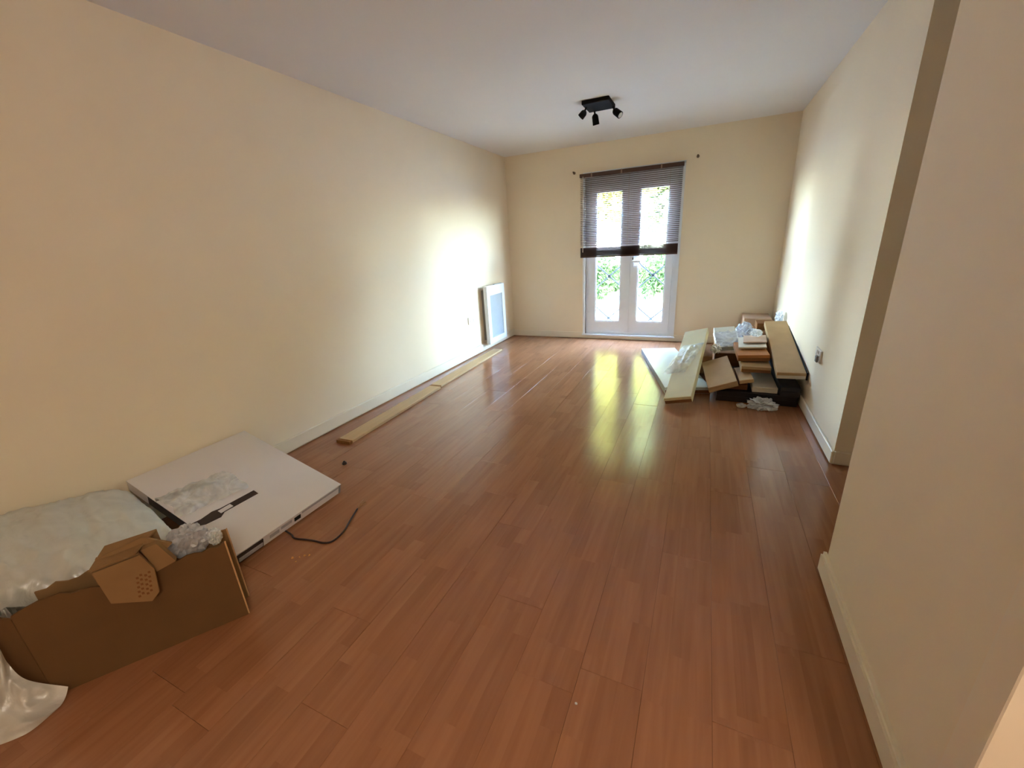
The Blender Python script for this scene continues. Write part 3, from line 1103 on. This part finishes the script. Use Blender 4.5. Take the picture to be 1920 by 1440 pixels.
# dark floor level sleeves that carry the pile
carton('black_sleeve', (0.17, 3.50, 0.085), (0.725, 3.50, 0.085), (0.17, 4.25, 0.085), 0.085, 'black_card', 'black flat sleeve on the floor at the bottom of the pile', GP, tape='dark_plastic')
carton('black_sleeve', (0.60, 3.47, 0.165), (0.728, 3.47, 0.165), (0.60, 4.3, 0.165), 0.078, 'black_card', 'narrow black sleeve on top of another black sleeve, against the right wall', GP, tape='dark_plastic')
carton('brown_carton', (0.16, 4.28, 0.20), (0.50, 4.28, 0.20), (0.16, 5.0, 0.20), 0.20, 'card_dark', 'dark brown carton at the back of the pile holding up the wrapped pack', GP)
carton('brown_carton', (0.52, 4.32, 0.32), (0.735, 4.32, 0.32), (0.52, 5.05, 0.32), 0.32, 'card_dark', 'deep dark brown carton in the corner of the pile under the sloping tan carton', GP)
carton('brown_carton', (-0.06, 4.02, 0.225), (0.13, 4.02, 0.225), (-0.06, 4.5, 0.225), 0.166, 'card_dark', 'brown carton propping up the long yellowish carton', GP)
carton('low_carton', (0.42, 3.53, 0.130), (0.592, 3.53, 0.130), (0.42, 3.98, 0.130), 0.044, 'board', 'pale low carton between the black sleeve and the tan cartons', GP, tape='card_tan')
carton('brown_carton', (0.175, 3.56, 0.130), (0.39, 3.56, 0.130), (0.175, 4.02, 0.130), 0.044, 'card_dark', 'thin dark brown carton directly below the tilted tan carton', GP)
# C: two tilted tan cartons in front
carton('tan_carton', (0.100, 3.40, 0.132), (0.300, 3.40, 0.205), (0.045, 3.95, 0.185), 0.045, 'card_tan', 'tilted tan carton at the front of the pile', GP, tape='card_yellow')
carton('tan_carton', (0.318, 3.49, 0.185), (0.418, 3.49, 0.205), (0.298, 3.84, 0.186), 0.030, 'card_tan', 'small tan carton beside the tilted tan carton at the front of the pile', GP, tape='card_yellow')
# G: stacked cartons
carton('orange_carton', (0.335, 3.64, 0.262), (0.545, 3.63, 0.262), (0.338, 4.24, 0.262), 0.050, 'card_tan', 'tan carton halfway up the stack below the orange carton', GP, flap='card_dark')
carton('orange_carton', (0.310, 3.75, 0.322), (0.538, 3.76, 0.336), (0.300, 4.24, 0.318), 0.052, 'card_orange', 'orange brown carton on top of the front stack', GP, tape='card_pink', flap='card_dark')
# H: long sloping carton against the wall
carton('sloping_carton', (0.555, 3.45, 0.282), (0.738, 3.45, 0.290), (0.575, 4.65, 0.448), 0.050, 'card_tan', 'long tan carton sloping down along the right wall', GP, flap='board')
o, w, l, n, W, L = frame_from((0.555, 3.45, 0.282), (0.738, 3.45, 0.290), (0.575, 4.65, 0.448))
sb = slab('shadow_gap_strip', o + w * (W + 0.001) + n * 0.004, o + w * (W + 0.010) + n * 0.004, o + w * (W + 0.001) + l * L + n * 0.004, 0.06, 'black', None, 0.0)  # black strip paints in the shadow gap between carton and wall
tag(sb, 'black strip standing in for the shadow gap between the sloping tan carton and the right wall', 'strip')
# pale loose boards on the stack
bd = slab('pale_board', (0.32, 3.92, 0.350), (0.53, 3.95, 0.366), (0.34, 4.32, 0.350), 0.014, 'board')
tag(bd, 'pale loose board on top of the orange carton', 'board')
bd = slab('pale_board', (0.36, 4.02, 0.374), (0.54, 4.05, 0.388), (0.38, 4.30, 0.372), 0.012, 'card_pink')
tag(bd, 'pinkish loose board uppermost on the orange carton', 'board')
# B: long yellowish carton propped on the pile
bc = carton('long_carton', (-0.216, 3.27, 0.056), (-0.010, 3.30, 0.130), (-0.129, 4.32, 0.385), 0.055, 'card_yellow', 'long yellowish carton propped up with one end on the floor', GP, flap='card_dark')
# F: upright carton in the far corner
carton('corner_carton', (0.44, 5.14, 0.385), (0.705, 5.14, 0.385), (0.44, 5.48, 0.385), 0.385, 'card_pink', 'pinkish upright carton in the corner behind the pile', GP, tape='card_tan')
carton('brown_carton', (0.535, 4.82, 0.392), (0.70, 4.82, 0.392), (0.535, 5.02, 0.392), 0.070, 'card_dark', 'small dark brown carton on the deep carton in the corner', GP)


# D: wrapped white pack leaning back
def wrapped(name, a0, a1, a2, th, label):
    o, w, l, n, W, L = frame_from(a0, a1, a2)
    root = empty(name, o)
    f2 = (V((0, 0, 0)), w, l, n, W, L)
    bm = bmesh.new()
    local_slab(bm, f2, 0, W, 0, L, -th, 0)
    bevel(bm, 0.003)
    obj('board_pack', bm, 'mint', root)
    bm = bmesh.new()
    bmesh.ops.create_grid(bm, x_segments=30, y_segments=30, size=0.5)
    for v in bm.verts:
        a, b_ = v.co.x + 0.5, v.co.y + 0.5
        u_, v_ = -0.012 + a * (W + 0.024), -0.015 + b_ * (L * 0.75)
        h_ = 0.006 + 0.013 * max(0, ridged((u_, v_, 0.2), 16, 4)) + 0.006 * max(0, ridged((u_, v_, 0), 42, 7))
        if a < 0.03 or a > 0.97: h_ -= 0.02
        v.co = w * u_ + l * v_ + n * h_
    obj('wrap', bm, 'film_blue', root, True)
    tag(root, label, 'wrapped pack')
    return root


wrapped('wrapped_pack', (0.165, 4.25, 0.258), (0.352, 4.25, 0.268), (0.128, 4.52, 0.395), 0.05, 'white pack in crumpled bluish plastic wrap leaning on the pile')
tag(crumple('plastic_wad', (0.425, 4.72, 0.29), (0.085, 0.10, 0.115), 'film_grey', 21, 4, 0.7, 1.7, floor=0.203), 'grey plastic wad between the wrapped pack and the corner carton', 'plastic film')
tag(crumple('plastic_wad', (0.47, 4.20, 0.42), (0.045, 0.05, 0.035), 'film', 23, 4, 0.5, 2.4, floor=0.391), 'small white plastic wad on the pinkish loose board', 'plastic film')
o, w, l, n, W, L = frame_from((-0.216, 3.27, 0.056), (-0.010, 3.30, 0.130), (-0.129, 4.32, 0.385))


def film_on_b(u, v):
    a = -0.045 + u * 0.19
    b_ = 0.36 + v * 0.46
    rid = 0.025 * max(0, ridged((a * 2, b_, 0), 7, 12)) + 0.012 * max(0, ridged((a, b_, 0), 19, 3))
    edge = min(1, 6 * min(u, 1 - u, v, 1 - v))
    return o + w * (a + 0.10 * (v - 0.3)) + l * b_ + n * (0.003 + rid * edge)


tag(sheet('plastic_film', film_on_b, 30, 40, 'film'), 'crumpled clear plastic film lying on the long yellowish carton', 'plastic film')
tag(crumple('plastic_wad', (0.155, 4.09, 0.285), (0.04, 0.06, 0.04), 'film_thick', 31, 4, 0.8, 1.6), 'cream plastic wad between the long carton and the wrapped pack', 'plastic film')
tag(crumple('plastic_wad', (0.485, 3.395, 0.036), (0.095, 0.06, 0.05), 'film', 41, 4, 0.9, 1.8, floor=0.002), 'crumpled clear plastic on the floor in front of the black sleeve', 'plastic film')
tag(crumple('plastic_wad', (0.345, 3.385, 0.018), (0.035, 0.03, 0.018), 'film', 43, 3, 0.5, 2.6, floor=0.002), 'scrap of clear plastic on the floor in front of the tilted tan carton', 'plastic film')
tag(crumple('plastic_wad', (0.705, 4.74, 0.475), (0.03, 0.075, 0.055), 'film_blue', 47, 4, 0.9, 1.6), 'white plastic wad at the top end of the sloping tan carton', 'plastic film')

# ------------------------------------------------------------------ hall lamp behind the camera
hl = empty('hall_lamp', (0.75, -0.75, H))
tag(hl, 'round opal hall pendant lamp', 'ceiling light')
bm = bmesh.new()
tube(bm, [(0, 0, 0), (0, 0, -0.03), (0, 0, -0.031), (0, 0, -0.33)], 0.05, 16, True, [0.05, 0.05, 0.006, 0.006])
obj('lamp_base', bm, 'heater', hl)
Mo = bpy.data.materials.new('opal_lamp')
Mo.use_nodes = True
nb_ = Mo.node_tree.nodes['Principled BSDF']
nb_.inputs['Base Color'].default_value = (0.9, 0.88, 0.82, 1)
nb_.inputs['Emission Color'].default_value = (1.0, 0.91, 0.78, 1)
nb_.inputs['Emission Strength'].default_value = 8.5
MT['opal'] = Mo
bm = bmesh.new()
bmesh.ops.create_uvsphere(bm, u_segments=24, v_segments=12, radius=0.14)
for v in bm.verts: v.co.z = v.co.z * 0.8 - 0.42
obj('opal_shade', bm, 'opal', hl, True)

# ------------------------------------------------------------------ outside the window
struct('ground', [(-40, 40, DEP + 0.085, 60, -0.25, -0.13)], 'paving')
rl = empty('balcony_railing', (0, DEP + 0.21, 0))
tag(rl, 'grey iron lattice railing outside the french doors', 'railing')
x0n, z0n, dxn, dzn = -1.175, 0.25, 0.565, 0.57
bm = bmesh.new()
tube(bm, [(-1.75, 0, 1.12), (-0.05, 0, 1.12)], 0.016, 8)
tube(bm, [(-1.75, 0, -0.06), (-0.05, 0, -0.06)], 0.012, 8)
obj('rail', bm, 'iron', rl)
for i in range(-1, 3):
    for j in range(0, 2):
        xc, zc = x0n + i * dxn, z0n + j * dzn
        for s in (-1, 1):
            for t in (-1, 1):
                p0 = V((xc, 0, zc))
                p1 = V((xc + s * dxn / 2, 0, zc + t * dzn / 2))
                if p1.x < -1.76 or p1.x > -0.03: continue
                bm = bmesh.new()
                tube(bm, [p0, p0.lerp(p1, 0.5) + V((s * 0.012, 0, -t * 0.012)), p1], 0.010, 6)
                obj('lattice_bar', bm, 'iron', rl)
        if -1.76 < xc < -0.03:
            bm = bmesh.new()
            tube(bm, [(xc, -0.012, zc), (xc, 0.012, zc)], 0.02, 10)
            obj('rosette', bm, 'iron', rl)
for xx in (-1.75, -0.05):
    box('post', xx - 0.014, xx + 0.014, -0.014, 0.014, -0.13, 1.12, 'iron', rl)


def leafy(name, parent, center, rad, n, size, material, seed):
    r = random.Random(seed)
    bm = bmesh.new()
    for i in range(n):
        while True:
            d = V((r.uniform(-1, 1), r.uniform(-1, 1), r.uniform(-1, 1)))
            if 0.25 < d.length < 1: break
        k = 0.75 + 0.35 * noise.noise(d * 2 + V((seed, 0, 0)))
        p = V((d.x * rad[0], d.y * rad[1], d.z * rad[2])) * k + V(center)
        a = V((r.uniform(-1, 1), r.uniform(-1, 1), r.uniform(-1, 1))).normalized()
        b_ = a.cross(V((r.uniform(-1, 1), r.uniform(-1, 1), r.uniform(-1, 1)))).normalized()
        s = size * r.uniform(0.6, 1.3)
        vs_ = [bm.verts.new(p + a * s), bm.verts.new(p + b_ * s * 0.5), bm.verts.new(p - a * s), bm.verts.new(p - b_ * s * 0.5)]
        bm.faces.new(vs_)
    return obj(name, bm, material, parent)


for k, (x, y, rx, h_, lb) in enumerate(((-5.2, 10.4, 0.8, 1.2, 'green shrub in the row outside, farthest to the heater side'), (-3.6, 10.3, 0.72, 1.12, 'low green shrub outside behind the heater side door leaf'), (-2.3, 10.5, 0.72, 1.08, 'green shrub outside seen past the meeting door stiles'), (-0.95, 10.3, 0.75, 1.15, 'bright green shrub outside behind the door leaf with the handle'), (0.55, 10.4, 0.8, 1.15, 'green shrub outside at the pile side end of the row'))):
    e_ = empty('garden_shrub', (x, y, -0.13))
    tag(e_, lb, 'shrub', 'shrubs outside the window')
    leafy('foliage', e_, (0, 0, h_ * 0.52), (rx, 0.6, h_ * 0.62), 2600, 0.055, 'leaf', 20 + k)
    bm = bmesh.new()
    for q in range(5):
        tube(bm, [(0.08 * q - 0.16, 0, 0), (0.2 * q - 0.4, 0.05 * (q % 2), h_ * 0.6)], 0.015, 6)
    obj('stem', bm, 'bark', e_)
for k, (x, y, h_, r_, lb) in enumerate(((-12.0, 18, 9.0, 2.4, 'tall yellow green tree outside, heater side of the row'), (-8.6, 21.5, 11.0, 2.3, 'yellow green tree outside set back beside the tallest one'), (-3.75, 16.4, 12.5, 2.0, 'tallest yellow green tree outside, behind the white van'), (-1.75, 21.5, 13.5, 1.95, 'pale green tree outside between the van and the silver car'), (-5.2, 26.0, 11.5, 2.3, 'yellow green tree outside, farthest back of the row'), (1.3, 17.0, 8.0, 1.9, 'yellow green tree outside behind the tail of the silver car'), (5.6, 19.0, 7.6, 2.2, 'yellow green tree outside, far end of the row past the pile'))):
    e_ = empty('garden_tree', (x, y, -0.13))
    tag(e_, lb, 'tree', 'trees outside the window')
    leafy('crown', e_, (0, 0, h_ * 0.47), (r_ * 1.12, r_ * 1.12, h_ * 0.56), int(1300 * h_), 0.17, 'leaf_p' if k == 3 else 'leaf_y', 40 + k)
    bm = bmesh.new()
    tube(bm, [(0, 0, 0), (0.05, 0, h_ * 0.3), (0, 0.1, h_ * 0.7)], 0.15, 8, True, [0.18, 0.13, 0.05])
    obj('trunk', bm, 'bark', e_)


def vehicle(name, loc, L, hgt, paint, label, van):
    e_ = empty(name, loc)
    P = [(-L / 2, 0.3), (L / 2, 0.3), (L / 2, 0.8), (L / 2 - 0.1, 0.95)]
    P += [(L / 2 - 0.75, 1.05), (L / 2 - 1.25, hgt), (-L / 2 + 0.08, hgt), (-L / 2, hgt * 0.6)] if van else [(L / 2 - 1.0, 0.98), (L / 2 - 1.7, hgt), (-L / 2 + 0.9, hgt), (-L / 2 + 0.2, 0.98), (-L / 2, 0.85)]
    bm = bmesh.new()
    a = [bm.verts.new((x, -0.85, z)) for x, z in P]
    b_ = [bm.verts.new((x, 0.85, z)) for x, z in P]
    for i in range(len(P)):
        j = (i + 1) % len(P)
        bm.faces.new((a[i], a[j], b_[j], b_[i]))
    bm.faces.new(a[::-1])
    bm.faces.new(b_)
    bevel(bm, 0.04, 2)
    obj('body', bm, paint, e_)
    if van:
        wins = [(-L / 2 + 0.35, -L / 2 + 1.3), (-L / 2 + 1.5, L / 2 - 1.55)]
        zz = (1.32, hgt - 0.18)
    else:
        wins = [(-L / 2 + 0.95, -0.1), (0.0, L / 2 - 1.75)]
        zz = (1.0, hgt - 0.1)
    for (q0, q1) in wins:
        box('side_window', q0, q1, -0.862, -0.85, zz[0], zz[1], 'vglass', e_)
    for sx in (-L / 2 + 0.75, L / 2 - 0.75):
        for sy in (-0.8, 0.62):
            bm = bmesh.new()
            tube(bm, [(sx, sy, 0.31), (sx, sy + 0.18, 0.31)], 0.31, 18)
            obj('wheel', bm, 'rubber', e_)
    tag(e_, label, 'vehicle')


vehicle('parked_van', (-3.6, 14.2, -0.13), 4.2, 1.95, 'vehicle', 'white van parked outside beyond the shrubs', True)
vehicle('parked_car', (0.55, 13.8, -0.13), 4.0, 1.55, 'vehicle_grey', 'silver car parked outside beyond the shrubs', False)
